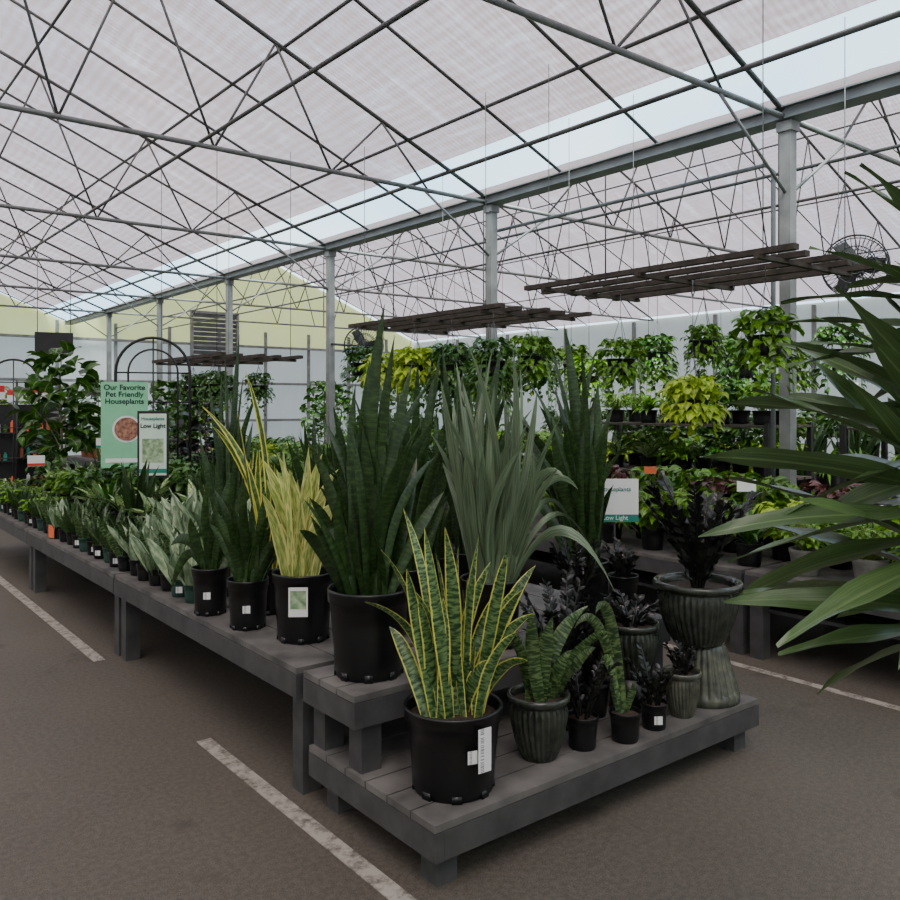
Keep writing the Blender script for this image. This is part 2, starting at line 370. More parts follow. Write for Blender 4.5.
def tag_mesh(w,h,key={}):
    k=(w,h)
    if k not in key: key[k]=MB().box((0,0,0),(.0015,w,h)).mesh('price_tag','tag',False)
    return key[k]
def add_tag(r_,loc,rad,z,w=.04,h=.05,da=0,rz=0):
    a=math.atan2(-loc[1],-loc[0])+da-rz
    t=ob('price_tag',tag_mesh(w,h),r_,((rad+.004)*math.cos(a),(rad+.004)*math.sin(a),z),a); return t
def plant(name,label,cat,loc,kind,r,h,fol,rz=0,group=None,tag=False,nm='foliage',fs=1):
    g=root(name,label,cat,loc,rz,group)
    ob('pot',pot_mesh(kind,r,h),g); ob('soil',soil_mesh(r*.9),g,(0,0,h*.86))
    f=ob(nm,fol,g,(0,0,h*.87)); f.scale=(fs,fs,fs)
    if tag: add_tag(g,loc,r*.93,h*.45,.035,.035,rnd.uniform(-.5,.5),rz)
    return g
# ---------------------------------------------------------------- setting
fl=solid('floor',MB().box((8,12,-.05),(60,60,.1)),'asphalt','worn dark asphalt floor with stains',None,kind='structure')
def line(n,x0,x1,y0,y1):
    solid(n,MB().box(((x0+x1)/2,(y0+y1)/2,.0015),(x1-x0,y1-y0,.003)),'paint','worn white painted stripe on the asphalt',None,kind='structure')
line('trim_1',1.525,1.595,1.2,3.85); line('trim_2',1.50,1.57,5.45,10.5); line('trim_3',4.56,4.62,-1,24)
XG=6.3; ZG=3.95; SL=.41; BW=6.1; Y0=-3.82; Y1=25.4
XR=XG-BW; XR2=XG+BW; XE=XG+2*BW; XL=XG-2*BW; ZR=ZG+BW*SL
def slope(name,xa,xb,mat,dz=.05,lab='translucent woven shade cloth roof slope'):
    zf=lambda x: ZG+dz+ (SL*(XG-x) if XR<=x<=XG else SL*(x-XG) if XG<x<=XR2 else ZR-ZG-SL*(x-XR2) if x>XR2 else ZR-ZG-SL*(XR-x))
    mb=MB(); nx=8; ny=98
    for i in range(nx+1):
        for j in range(ny+1):
            x=xa+(xb-xa)*i/nx; y=Y0+(Y1-Y0)*j/ny
            z=zf(x)+((.035*math.sin(y*5.23)+.012*math.sin(y*11+x*3))*math.sin(math.pi*i/nx) if mat=='cloth' else 0)
            mb.v.append(Vector((x,y,z)))
    for i in range(nx):
        for j in range(ny):
            a=i*(ny+1)+j; mb.face((a,a+1,a+ny+2,a+ny+1))
    return solid(name,mb,mat,lab,None,smooth=True,kind='structure')
slope('ceiling',XR,XG-.66,'cloth'); slope('ceiling.001',XL,XR,'cloth'); slope('ceiling.002',XG+.75,XR2,'cloth'); slope('ceiling.003',XR2,XE,'cloth')
slope('window_1',XG-.66,XG-.05,'clear',lab='clear plastic roof strip beside the gutter'); slope('window_2',XG+.05,XG+.75,'clear',lab='clear plastic roof strip beside the gutter')
solid('wall_right',MB().box((XE+.05,(Y0+Y1)/2,ZG/2),(.04,Y1-Y0,ZG)),'polywall','unseen white translucent plastic side wall added to hold back side light',None,kind='structure')
solid('wall_left_lightblock',MB().box((XL-.05,(Y0+Y1)/2,ZG/2),(.04,Y1-Y0,ZG)),'polywall','unseen white translucent plastic side wall added to hold back side light',None,kind='structure')  # out of view, included to limit sky light entering from the left
solid('wall_back',MB().box(((XL+XE)/2,Y1+.05,1.75),(XE-XL,.04,3.5)),'polywall','unseen white translucent plastic end wall added to dim low sky light',None,kind='structure')
solid('wall_front_lightblock',MB().box(((XL+XE)/2,Y0-.05,1.975),(XE-XL,.04,3.95)),'polywall','unseen white translucent plastic end wall added to dim low sky light',None,kind='structure')  # added behind the camera to cut low sky light, leaving mostly top light
for i,(xa,xr,xb) in enumerate(((XL,XR,XG),(XG,XR2,XE))):
    mb=MB(); 
    for y in (Y1+.03,Y1+.07):
        for p in ((xa,3.5),(xb,3.5),(xb,ZG),(xr,ZR),(xa,ZG)): mb.v.append(Vector((p[0],y,p[1])))
    mb.face((0,1,2,3,4)); mb.face((9,8,7,6,5))
    solid('wall_gable' if i==0 else 'wall_gable.001',mb,'yellow','pale yellow tinted plastic gable panel',None,kind='structure')
for i in range(11):
    x=1.2+i*1.6
    solid('wall_stud',MB().box((x,Y1-.03,2.0),(.08,.08,4.0)),'steel','slim grey metal stud on the end wall','wall stud','end wall studs')
for z in (1.1,2.3,3.5):
    solid('wall_rail',MB().box(((XG+2)*.9+2,Y1-.11,z),(18,.05,.08)),'steel','horizontal grey metal rail across the end wall','wall rail','end wall rails')
for i in range(9):
    y=2.0+i*2.6
    solid('wall_stud',MB().box((XE-.03,y,1.95),(.08,.08,3.9)),'steel','slim grey metal stud on the side wall','wall stud','side wall studs')
g=root('louvre_vent','grey slatted louvre vent high on the end wall','vent',(10.6,Y1-.16,3.0))
ob('frame',MB().box((-.75,0,.75),(.08,.1,1.6)).box((.75,0,.75),(.08,.1,1.6)).box((0,0,0),(1.5,.1,.08)).box((0,0,1.5),(1.5,.1,.08)).mesh('frame','steel',False),g)
mb=MB()
for i in range(10): mb.box((0,.02,.1+i*.145),(1.42,.02,.13),rot=Matrix.Rotation(.5,3,'X'))
ob('louvre',mb.mesh('louvre','alu',False),g)
cols=[3.56+3.6*k for k in range(6)]
cm=None
for y in cols:
    g=root('steel_column','square grey galvanised column holding the gutter','column',(XG,y,0),0,'gutter columns')
    if cm is None:
        cm=MB().box((0,0,1.93),(.095,.095,3.86)).mesh('post','steel',False); bm=MB().box((0,0,.008),(.22,.22,.016)).mesh('base_plate','steel',False); hm=MB().box((0,0,3.83),(.13,.13,.08)).mesh('bracket','steel',False)
    ob('post',cm,g); ob('base_plate',bm,g); ob('bracket',hm,g)
mb=MB(); mb.box((XG,(Y0+Y1)/2,ZG-.06),(.15,Y1-Y0,.02)); mb.box((XG-.085,(Y0+Y1)/2,ZG-.03),(.015,Y1-Y0,.08)); mb.box((XG+.085,(Y0+Y1)/2,ZG-.03),(.015,Y1-Y0,.08)); mb.box((XG-.11,(Y0+Y1)/2,ZG+.015),(.05,Y1-Y0,.012)); mb.box((XG+.11,(Y0+Y1)/2,ZG+.015),(.05,Y1-Y0,.012))
solid('rain_gutter',mb,'alu','long grey metal gutter beam along the columns','gutter')
solid('tie_pipe',MB().tube([(XG-.62,Y0,ZG+.2),(XG-.62,Y1,ZG+.2)],.024,8),'steel_dark','grey pipe along the edge of the shade cloth','tie pipe','tie pipes',smooth=True)
def truss_parts(side):
    s=side; P=[]
    P.append(('bottom_chord',MB().tube([(0,0,-.02),(s*BW*2,0,-.02)],.024,8),'steel'))
    P.append(('top_chord',MB().tube([(0,0,.0),(s*BW,0,BW*SL-.05)],.022,8),'steel_dark'))
    P.append(('top_chord',MB().tube([(s*BW,0,BW*SL-.05),(s*BW*2,0,0)],.022,8),'steel_dark'))
    xs=[.0,.9,2.1,3.3,4.6,5.8]
    up=[1.5,2.7,3.95,5.2]
    for half in (0,1):
        f=(lambda x: s*x) if half==0 else (lambda x: s*(2*BW-x))
        for i,u in enumerate(up):
            for b in (xs[i+1],xs[i+2] if i+2<len(xs) else 6.1):
                P.append(('web_brace',MB().tube([(f(b),0,-.02),(f(u),0,u*SL-.03)],.012,6),'steel_dark'))
    P.append(('king_post',MB().tube([(s*BW,0,-.02),(s*BW,0,BW*SL-.05)],.015,6),'steel_dark'))
    return [(n,m.mesh(n,mt),) for n,m,mt in P]
for side in (-1,1):
    tp=truss_parts(side)
    for y in [-.04]+cols:
        g=root('roof_truss','grey steel pipe roof truss with diagonal web braces','roof truss',(XG,y,ZG-.03),0,'roof trusses')
        for n,me in tp: ob(n,me,g)
rl=MB().tube([(-.05,0,0),(-BW,0,BW*SL)],.016,6).tube([(-BW,0,BW*SL),(-2*BW,0,0)],.016,6).mesh('roof_rafter','steel_dark')
rr=MB().tube([(.05,0,0),(BW,0,BW*SL)],.013,6).tube([(BW,0,BW*SL),(2*BW,0,0)],.013,6).mesh('roof_rafter','steel_dark')
y=-1.24
while y<Y1:
    if min(abs(y-c) for c in [-.04]+cols)>.2:
        for me in (rl,rr):
            ob('roof_rafter',me,None,(XG,y,ZG+.0),0,label='thin grey pipe rafter under the shade cloth',category='rafter',group='roof rafters')
    y+=1.2
for x in (5.15,3.7,2.2,.8):
    z=ZG+SL*(XG-x)-.02
    solid('roof_purlin',MB().tube([(x,Y0,z),(x,Y1,z)],.017,6),'steel_dark','long grey pipe purlin running under the roof','purlin','roof purlins',smooth=True)
for x in (7.1,8.6,10.2,11.8,13.3,15,16.8):
    z=ZG+SL*(x-XG if x<XR2 else 2*BW-(x-XG))-.02
    solid('roof_purlin',MB().tube([(x,Y0,z),(x,Y1,z)],.015,6),'steel_dark','long grey pipe purlin running under the roof','purlin','roof purlins',smooth=True)
for x,z in ((2.9,ZG+.0),(7.6,ZG-.09),(8.8,ZG-.09)):
    solid('tie_pipe',MB().tube([(x,Y0,z),(x,Y1,z)],.017,6),'steel_dark','long horizontal tie pipe between trusses','tie pipe','tie pipes',smooth=True)
for y in cols:
    for d in (-1,1):
        solid('knee_brace',MB().tube([(XG+d*.04,y,3.3),(XG+d*.95,y,ZG-.06)],.014,6),'steel','slanted pipe brace between column and truss','brace','column knee braces',smooth=True)
solid('conduit_pipe',MB().tube([(6.46,7.3,3.62),(6.46,3.85,3.62),(6.46,3.78,3.55),(6.46,3.78,.0)],.02,8),'alu','light grey conduit pipe with a drop leg by the column','pipe',smooth=True)
# ---------------------------------------------------------------- benches
def bench(x0,x1,y0,y1,zt,zb=0,along='Y',npl=8,legys=None,shelf=None,label='dark grey painted wooden display bench',group='plant display benches',inset=.06):
    cx,cy=(x0+x1)/2,(y0+y1)/2; g=root('display_bench',label,'bench',(cx,cy,zb),0,group)
    w,l=x1-x0,y1-y0; H=zt-zb
    mb=MB()
    if along=='Y':
        pw=w/npl
        for i in range(npl): mb.box((-w/2+pw*(i+.5),0,H-.0125),(pw-.008,l-.01,.025))
    else:
        pw=l/npl
        for i in range(npl): mb.box((0,-l/2+pw*(i+.5),H-.0125),(w,pw-.008,.025))
    ob('tabletop',mb.mesh('tabletop','bench_top',False),g)
    for sx in(-1,1): ob('apron',MB().box((sx*(w/2-.019),0,H-.075),(.038,l,.095)).mesh('apron','bench',False),g)
    for sy in(-1,1): ob('apron',MB().box((0,sy*(l/2-.019),H-.075),(w-.078,.038,.095)).mesh('apron','bench',False),g)
    me=MB().box((0,0,(H-.03)/2),(.088,.088,H-.03)).mesh('leg','bench',False)
    for sx in(-1,1):
        for yy in (legys or (-l/2+inset,l/2-inset)):
            ob('leg',me,g,(sx*(w/2-.084),yy,0))
    if shelf:
        mb=MB()
        for i in range(5): mb.box((-w/2+.1+(w-.2)/5*(i+.5),0,shelf),((w-.2)/5-.02,l-.1,.022))
        ob('lower_shelf',mb.mesh('lower_shelf','bench',False),g)
    return g
bench(1.65,3.55,2.15,2.99,.23,along='X',npl=6,legys=(-.42+.09,.42-.12),label='low dark grey wooden bench holding glazed pots and snake plants')
bench(1.63,3.5,2.61,3.0,.53,zb=.23,along='X',npl=3,label='grey wooden riser step standing on the low bench')
for k in range(3):
    bench(1.62,3.5,3.04+2.42*k,3.04+2.42*k+2.40,.53,npl=9,label='long dark grey wooden bench crowded with small snake plants' if k==0 else 'long dark grey wooden bench covered in potted houseplants')
for k in range(6):
    bench(4.75,6.15,.58+2.42*k-2.42,.58+2.42*k-.02,.55,npl=7,shelf=.3,label='dark grey wooden bench with lower shelf full of leafy plants')
for k in range(5):
    bench(8.0,9.6,1.0+2.6*k,1.0+2.6*k+2.56,.62,npl=7,label='dark grey wooden bench with green foliage plants')
for k in range(3):
    bench(11.5,13,3.0+3*k,3+3*k+2.9,.62,npl=6,label='dark grey wooden bench with green foliage plants')
def shelfunit(cx,y0,y1):
    g=root('plant_shelf','black metal shelf unit stacked with leafy plants','shelf',(cx,(y0+y1)/2,0),0,'plant shelves'); l=y1-y0
    for z in (.5,.95,1.42):
        mb=MB()
        for i in range(5): mb.box((-.28+.14*i,0,z-.01),(.11,l,.02))
        ob('shelf',mb.mesh('shelf','rackwood',False),g)
    me=MB().box((0,0,.72),(.04,.04,1.44)).mesh('upright','iron',False)
    for sx in(-1,1):
        for sy in(-1,1): ob('upright',me,g,(sx*.36,sy*(l/2-.03),0))
    return g
shelfunit(6.98,.9,3.3); shelfunit(6.98,3.9,6.2)
# ---------------------------------------------------------------- hero plants
ZL=.23; ZU=.53
def hero(name,label,loc,kind,r,h,mb,mat,**kw):
    return plant(name,label,'potted plant',loc,kind,r,h,mb.mesh('foliage',mat),**kw)
F=shaped([(-88,112),(-74,160),(-52,200),(-45,150),(-28,190),(-18,168),(-10,120),(5,165),(14,140),(25,180),(38,150),(44,120),(52,172),(66,130),(86,142),(72,62),(62,90),(-35,120),(-25,80),(20,80),(35,60),(0,100),(-66,80),(45,95),(10,120),(-8,190)],.0036,.12,(.038,.058),depth=.14,extra=8,twist=.8)
g=hero('potted_snake_plant','yellow-edged variegated snake plant in large black nursery pot',(1.88,2.345,ZL),'black',.178,.30,F,'snake_var')
loc=(1.88,2.345); a=math.atan2(-loc[1],-loc[0])
ob('price_tag',MB().box((0,0,0),(.0015,.055,.15)).mesh('price_tag','tag',False),g,(.186*math.cos(a+.62),.186*math.sin(a+.62),.19),a+.62,label='long white barcode tag on pot')
ob('sticker',MB().box((0,0,0),(.0015,.035,.045)).mesh('sticker','tag',False),g,(.178*math.cos(a+.38),.178*math.sin(a+.38),.17),a+.38)
A=shaped([(18,290),(5,200),(-12,215),(46,240),(-36,190),(-62,160),(-55,110),(-25,150),(-20,205),(40,190),(58,215),(0,240),(66,140),(28,260),(22,180),(-40,130),(10,150),(-48,180),(52,120),(35,140),(-15,120),(68,180),(-66,70),(6,235),(-30,170),(12,120),(-50,140),(45,160)],.0040,.12,(.034,.06),depth=.2,extra=28,twist=1.1,bow=.18)
hero('potted_snake_plant','tall dark green snake plant in big black nursery pot',(1.825,2.815,ZU),'black',.165,.345,A,'snake_dark')
G=shaped([(-8,90),(12,82),(-20,60),(52,54),(30,50),(2,74),(-28,70),(40,30),(64,70),(50,85),(-14,40)],.0041,.07,(.045,.065),wave=.08)
hero('potted_snake_plant','mottled green snake plant in ribbed grey-green glazed pot',(2.30,2.335,ZL),'glaze',.118,.25,G,'snake_mott')
hero('potted_zz_plant','small black-leaved plant in a small black pot',(2.50,2.29,ZL),'black',.065,.13,zz(10,(.18,.32),.046),'zz')
hero('potted_zz_plant','bushy black-leaved plant behind the glazed pot',(2.60,2.49,ZL),'black',.075,.15,zz(15,(.28,.54),.052),'zz')
hero('potted_zz_plant','bushy black-leaved plant in small black pot',(2.80,2.50,ZL),'black',.07,.14,zz(12,(.2,.38),.05),'zz')
I=shaped([(-50,84,88),(-30,100,90),(-8,50),(8,30),(-26,50,50)],.0042,.03,(.04,.05),depth=.03)
hero('potted_snake_plant','small variegated snake plant leaning sideways in a black pot',(2.69,2.23,ZL),'black',.066,.12,I,'snake_mott')
hero('potted_zz_plant','small black-leaved plant in black pot with white sticker',(2.89,2.24,ZL),'black',.06,.11,zz(11,(.14,.26),.042),'zz',tag=True)
hero('potted_zz_plant','black-leaved plant in small grey ceramic pot',(3.10,2.25,ZL),'glaze_light',.08,.2,zz(9,(.1,.18),.04),'zz')
g=root('upturned_pot','upturned ribbed grey glazed pot used as a pedestal','pot',(3.375,2.33,ZL))
mb=MB(); mb.lathe([(.001,.262),(.09,.262),(.096,.255),(.104,.23),(.114,.19),(.124,.15),(.134,.12),(.143,.09),(.15,.06),(.154,.045),(.163,.035),(.165,.0),(.15,.0),(.12,.15),(.001,.24)],n=200,rib=26,amp=.08,z0=.04,z1=.25); ob('body',mb.mesh('body','glaze_light'),g)
hero('potted_zz_plant','large black-leaved plant in wide ribbed glazed pot on a pedestal',(3.345,2.34,ZL+.262),'glaze',.195,.29,zz(24,(.34,.60),.062,34),'zz')
g=root('upturned_pot','small upturned black nursery pot used as a riser','pot',(3.01,2.46,ZL))
ob('body',MB().lathe([(.001,.14),(.08,.14),(.1,.0),(.09,.0),(.075,.13),(.001,.13)],n=32).mesh('body','black'),g)
hero('potted_zz_plant','dark plant in a medium ribbed glazed pot',(3.01,2.46,ZL+.14),'glaze',.125,.25,zz(10,(.1,.2),.045,60),'zz')
hero('potted_zz_plant','black-leaved plant in black nursery pot on the riser',(3.36,2.80,ZU),'black',.08,.2,zz(10,(.14,.22),.045),'zz')
hero('potted_zz_plant','black-leaved plant in black pot on the riser',(2.93,2.72,ZU),'black',.065,.15,zz(12,(.2,.36),.048),'zz')
GR=shaped([(-50,205),(-35,225),(-17,180),(3,240),(33,220),(48,195),(60,160),(88,50,110),(105,30,110),(-60,150),(-45,150),(-25,240),(15,170),(28,150),(-10,140),(60,120),(118,0,120),(42,235),(20,240),(-5,200),(50,140),(-30,190),(10,215),(-50,180),(70,110,90),(-15,215),(35,180),(75,180),(95,90,100)],.0045,.10,(.026,.048),depth=.3,fold=.25,extra=22,twist=1.2,bow=.28)
hero('potted_snake_plant','tall slender grey-green snake plant with arching leaves',(2.47,2.81,ZU),'black',.14,.3,GR,'snake_grey')
DK=shaped([(-36,230),(-11,220),(9,180),(-46,170),(19,150),(-25,150),(-55,120),(0,130),(-20,250),(12,215),(-60,190),(-30,190),(20,190),(-5,160),(28,120),(-80,60,80),(-70,150),(-80,180),(30,170)],.0049,.09,(.036,.062),depth=.24,extra=26,twist=1.1,bow=.22)
hero('potted_snake_plant','tall dark green snake plant in black pot on riser',(3.12,2.84,ZU),'black',.12,.3,DK,'snake_dark')
D2=shaped([(13,210),(28,190),(43,160),(-2,180),(-20,150),(20,120),(35,225),(-30,200),(50,110),(5,140),(-10,200),(40,135)],.0048,.1,(.035,.06),depth=.2,extra=22,twist=.9)
hero('potted_snake_plant','tall dark green snake plant among crowded pots',(2.33,3.27,ZU),'black',.14,.3,D2,'snake_dark')
D2=shaped([(-15,190),(12,205),(30,150),(-32,160),(0,170),(40,180),(-40,120),(20,120),(-30,220),(30,215)],.0052,.1,(.035,.06),depth=.2,extra=28,twist=.9)
hero('potted_snake_plant','tall dark mottled snake plant among crowded pots',(2.85,3.4,ZU),'black',.14,.3,D2,'snake_dark')
B=shaped([(-32,125),(-15,130),(0,126),(14,118),(25,104),(-20,75),(10,90),(-5,100),(20,70),(-36,90),(32,80),(5,60),(-10,112),(-26,105),(18,125),(8,108),(28,60),(-28,60),(0,80),(-14,90),(35,110),(-40,118),(6,132)],.0046,.1,(.046,.062),depth=.13,extra=14,twist=.9)
g=hero('potted_snake_plant','pale yellow-green snake plant in black nursery pot with picture label',(1.86,3.42,ZU),'black',.142,.31,B,'snake_yel')
a=math.atan2(-3.42,-1.86)-.15
ob('care_label',MB().box((0,0,0),(.0015,.085,.13)).mesh('care_label','card',False),g,(.152*math.cos(a),.152*math.sin(a),.2),a)
ob('care_picture',MB().box((0,0,0),(.001,.07,.08)).mesh('care_picture','paper_green',False),g,(.1535*math.cos(a),.1535*math.sin(a),.21),a)
B2=shaped([(-68,168),(-60,150),(-30,160),(-26,205),(-12,130),(5,110)],.0051,.05,(.034,.048),bow=.2,depth=.05)
hero('potted_snake_plant','tall snake plant with bright yellow leaf edges',(1.96,3.96,ZU),'black',.095,.24,B2,'snake_yedge')
Cc=shaped([(3,78),(-12,88),(-32,98),(28,78),(14,60),(-20,60),(20,95),(-40,60),(36,50),(0,110),(-8,70),(26,60)],.0048,.07,(.04,.06),extra=12,twist=.9)
hero('potted_snake_plant','dark green snake plant in medium black pot',(1.745,3.76,ZU),'black',.1,.235,Cc,'snake_dark',tag=True)
D=shaped([(-46,-24,60),(37,10,30),(-8,88),(16,98),(30,60),(-25,60),(5,70),(-44,24,40),(24,30),(10,110)],.0052,.06,(.045,.06),extra=8)
hero('potted_snake_plant','spreading dark green snake plant in black pot with white tag',(1.71,4.13,ZU),'black',.094,.24,D,'snake_dark',tag=True)
T=shaped([(-4,200),(14,175),(-18,175),(4,150),(22,130),(-26,120),(8,220),(-12,140),(30,160)],.0058,.07,(.03,.045),extra=8)
hero('potted_snake_plant','tall slender dark snake plant with upright leaves',(2.02,4.62,ZU),'black',.11,.25,T,'snake_dark')
# ---------------------------------------------------------------- repeat foliage library
LIB={}
def lib(key,mbs,mat): LIB[key]=[m.mesh('foliage',mat) for m in mbs]
lib('moon',[snake(13,(.2,.34),(.055,.08),40,.04) for _ in range(3)],'moon')
lib('snake_s',[snake(11,(.18,.34),(.03,.045),34,.04) for _ in range(3)],'snake_mott')
lib('snake_d',[snake(12,(.16,.32),(.035,.05),36,.04) for _ in range(3)],'snake_dark')
lib('snake_m',[snake(18,(.4,.62),(.035,.055),30,.07) for _ in range(3)],'snake_dark')
lib('snake_l',[snake(20,(.6,.95),(.04,.065),26,.09) for _ in range(3)],'snake_dark')
lib('var_m',[snake(13,(.4,.58),(.035,.05),28,.07) for _ in range(2)],'snake_yedge')
lib('dieff',[arching(16,(.2,.34),(.08,.11),6,(35,85),60,oval) for _ in range(2)],'dieff')
lib('bush_mid',[bush(130,.19,.30,(.08,.13),(.05,.08)) for _ in range(3)],'mid')
lib('bush_dark',[bush(130,.2,.34,(.09,.14),(.05,.08)) for _ in range(3)],'dark')
lib('bush_lime',[bush(130,.18,.25,(.07,.11),(.045,.07)) for _ in range(2)],'lime')
lib('bush_fine',[bush(260,.18,.22,(.04,.07),(.02,.035),oval) for _ in range(2)],'mid')
lib('purple',[bush(100,.17,.27,(.09,.14),(.05,.08),oval) for _ in range(2)],'purple')
lib('fern',[arching(60,(.2,.34),(.03,.045),7,(20,85),100,oval) for _ in range(2)],'mid')
lib('spiky',[arching(34,(.24,.38),(.025,.035),7,(35,88),60) for _ in range(2)],'dark')
lib('hang_pothos',[trailing(170,.22,.22,(.07,.11),(.05,.075),.2) for _ in range(3)],'pothos')
lib('hang_lime',[trailing(190,.23,.2,(.08,.12),(.06,.085),.12) for _ in range(2)],'lime')
lib('hang_dark',[trailing(170,.24,.24,(.07,.1),(.045,.065),.22) for _ in range(2)],'dark')
lib('hang_mid',[trailing(170,.24,.22,(.07,.1),(.045,.07),.18) for _ in range(2)],'mid')
NM={'moon':('potted_snake_plant','short silvery broad-leaved snake plant in a small dark pot'),
'snake_s':('potted_snake_plant','small mottled green snake plant in a small black pot'),
'snake_d':('potted_snake_plant','small dark green snake plant in a small black pot'),
'snake_m':('potted_snake_plant','medium dark green snake plant in a black pot'),
'snake_l':('potted_snake_plant','tall dark green snake plant in a black pot'),
'var_m':('potted_snake_plant','medium snake plant with bright yellow leaf margins'),
'dieff':('potted_dieffenbachia','cream and green leaved foliage plant in black pot'),
'bush_mid':('potted_foliage_plant','bushy mid-green foliage plant in black pot'),
'bush_dark':('potted_foliage_plant','bushy dark green foliage plant in black pot'),
'bush_lime':('potted_foliage_plant','bushy lime-green foliage plant in black pot'),
'bush_fine':('potted_foliage_plant','fine-leaved green mound in a dark pot'),
'purple':('potted_foliage_plant','bronze-purple leaved plant in black pot'),
'fern':('potted_fern','arching green fern in black pot'),
'spiky':('potted_dracaena','spiky dark green strap-leaved plant in black pot')}
def put(key,x,y,z,r,h,group,kind='black',tag=False,fs=1):
    nm,lb=NM[key]
    return plant(nm,lb,'potted plant',(x,y,z),kind,r,h,rnd.choice(LIB[key]),rnd.random()*6.28,group,tag,fs=fs)
GB='plants on the long bench'
y=4.42
while y<10.1:
    for j,x in enumerate((1.73,1.91)):
        fs=1
        if y<5.6: k='moon' if rnd.random()<.8 else 'snake_s'; fs=1.25 if j else 1.05
        elif y<7.4: k=rnd.choice(['snake_s','snake_d','snake_d','snake_s','snake_d','moon']); fs=.9
        else: k=rnd.choice(['bush_fine','snake_s','snake_d','snake_d','bush_mid']); fs=.8 if k!='bush_mid' else .5
        put(k,x+rnd.uniform(-.01,.01),y+(.03 if j else 0),ZU,.056,.1,GB,'black' if rnd.random()<.8 else 'green_plastic',tag=(j==0 and rnd.random()<.4),fs=fs)
    y+=.185
y=5.0
while y<10.0:
    k='moon' if y<5.8 and rnd.random()<.6 else rnd.choice(['dieff','snake_m','dieff','spiky','bush_mid','bush_dark'] if y>6 else ['snake_m','var_m','snake_m','dieff'])
    put(k,2.2,y,ZU,.09,.18,GB,fs=.9 if k!='moon' else 1.3)
    y+=.36
for x in (2.58,2.93,3.26):
    y=3.78+rnd.random()*.1
    while y<10.1:
        if not((abs(y-8.2)<.2 and x<2.8) or (x<2.7 and abs(y-7.05)<.15) or (x>2.8 and abs(y-8.6)<.15)):
            k=rnd.choice(['snake_l','snake_m','bush_dark','snake_m'] if y<5.5 else ['snake_m','bush_dark','fern','var_m','dieff','bush_mid','spiky'])
            put(k,x,y,ZU,.11,.2,GB)
        y+=.46
GB='plants on the side bench'
for x in (4.95,5.32,5.66,5.95):
    y=-1.3+rnd.random()*.2
    while y<13:
        ks=['bush_mid','bush_mid','bush_fine','bush_lime','dieff','bush_mid','bush_dark','purple']+(['spiky','fern','fern'] if x<5.8 else [])
        if x<5: ks=['bush_fine','bush_mid','fern','bush_fine','spiky']
        k=rnd.choice(ks)
        if x<5 and rnd.random()<.35: put('bush_fine',x,y,.55,.1,.16,GB,'cement')
        else: put(k,x,y,.55,.09,.15 if x<5.5 else .24,GB,fs=1.0)
        y+=.39
GB='plants on the shelf units'
for (a0,a1) in ((1.1,3.15),(4.1,6.0)):
    for z in (.95,1.42):
        for x in (6.83,7.15):
            y=a0
            while y<a1+.01:
                put(rnd.choice(['bush_mid','bush_fine','fern','bush_dark','dieff','bush_mid']),x,y,z,.09,.13,GB,fs=.85); y+=.42
GB='plants on the rear benches'
for x in (8.25,8.75,9.3):
    y=1.4
    while y<13.5:
        put(rnd.choice(['bush_mid','bush_dark','fern','bush_lime','spiky','snake_m','bush_mid']),x,y,.62,.11,.25,GB,fs=1.2); y+=.62
for x in (11.8,12.6):
    y=3.4
    while y<11.8:
        put(rnd.choice(['bush_mid','bush_dark','bush_dark']),x,y,.62,.12,.45,GB,fs=1.45); y+=.8
# ---------------------------------------------------------------- hanging racks
def rack(x0,x1,y0,y1,z,nb,top=4.3,label='dark wooden slatted rack hung on wires over the bench'):
    g=root('hanging_rack',label,'hanging rack',((x0+x1)/2,(y0+y1)/2,z),0,'hanging wooden racks'); w,l=x1-x0,y1-y0
    for i in range(nb):
        ob('board',MB().box((-w/2+w*i/(nb-1),.08*(i%2),.02),(.06,l,.038)).mesh('board','rackwood',False),g)
    for yy in (-l*.4,0,l*.4):
        ob('cross_beam',MB().box((0,yy,-.014),(w+.1,.04,.028)).mesh('cross_beam','rackwood',False),g)
    for sx in(-1,1):
        for yy in(-l*.4,l*.4): ob('hanging_wire',MB().tube([(sx*w*.48,yy,0),(sx*w*.48,yy,top-z)],.004,4).mesh('hanging_wire','wire'),g)
    return g
rack(4.88,6.0,2.7,5.1,2.56,5,4.4); rack(4.88,6.0,5.4,7.9,2.45,5,4.4)
rack(3.75,4.7,8.7,10.9,2.14,5,4.6,'weathered wooden slatted rack hung over the far aisle')
def hang(key,x,y,z,ztop,mat='black',scale=1.0):
    g=root('hanging_plant',{'hang_pothos':'trailing green vine in a hanging basket','hang_lime':'bright lime-green vine in a hanging basket','hang_dark':'dark green trailing plant in a hanging basket','hang_mid':'bushy green plant in a hanging basket'}[key],'hanging plant',(x,y,z),rnd.random()*6,'hanging basket plants')
    ob('pot',pot_mesh(mat,.12,.14),g); ob('soil',soil_mesh(.105),g,(0,0,.12))
    f=ob('foliage',rnd.choice(LIB[key]),g,(0,0,.12)); f.scale=(scale,)*3
    H=ztop-z; mb=MB()
    for i in range(3):
        a=i*2.094; mb.tube([(.115*math.cos(a),.115*math.sin(a),.135),(0,0,min(.5,H-.05))],.003,4)
    mb.tube([(0,0,min(.5,H-.05)),(0,0,H)],.003,4); ob('hanger',mb.mesh('hanger','wire'),g)
hang('hang_lime',5.37,3.80,1.50,2.54,scale=.92); hang('hang_pothos',5.2,3.1,1.93,2.54,scale=.9)
hang('hang_mid',5.80,4.0,1.98,2.54,scale=.65)
hang('hang_mid',5.55,4.65,1.85,2.54,scale=.85)
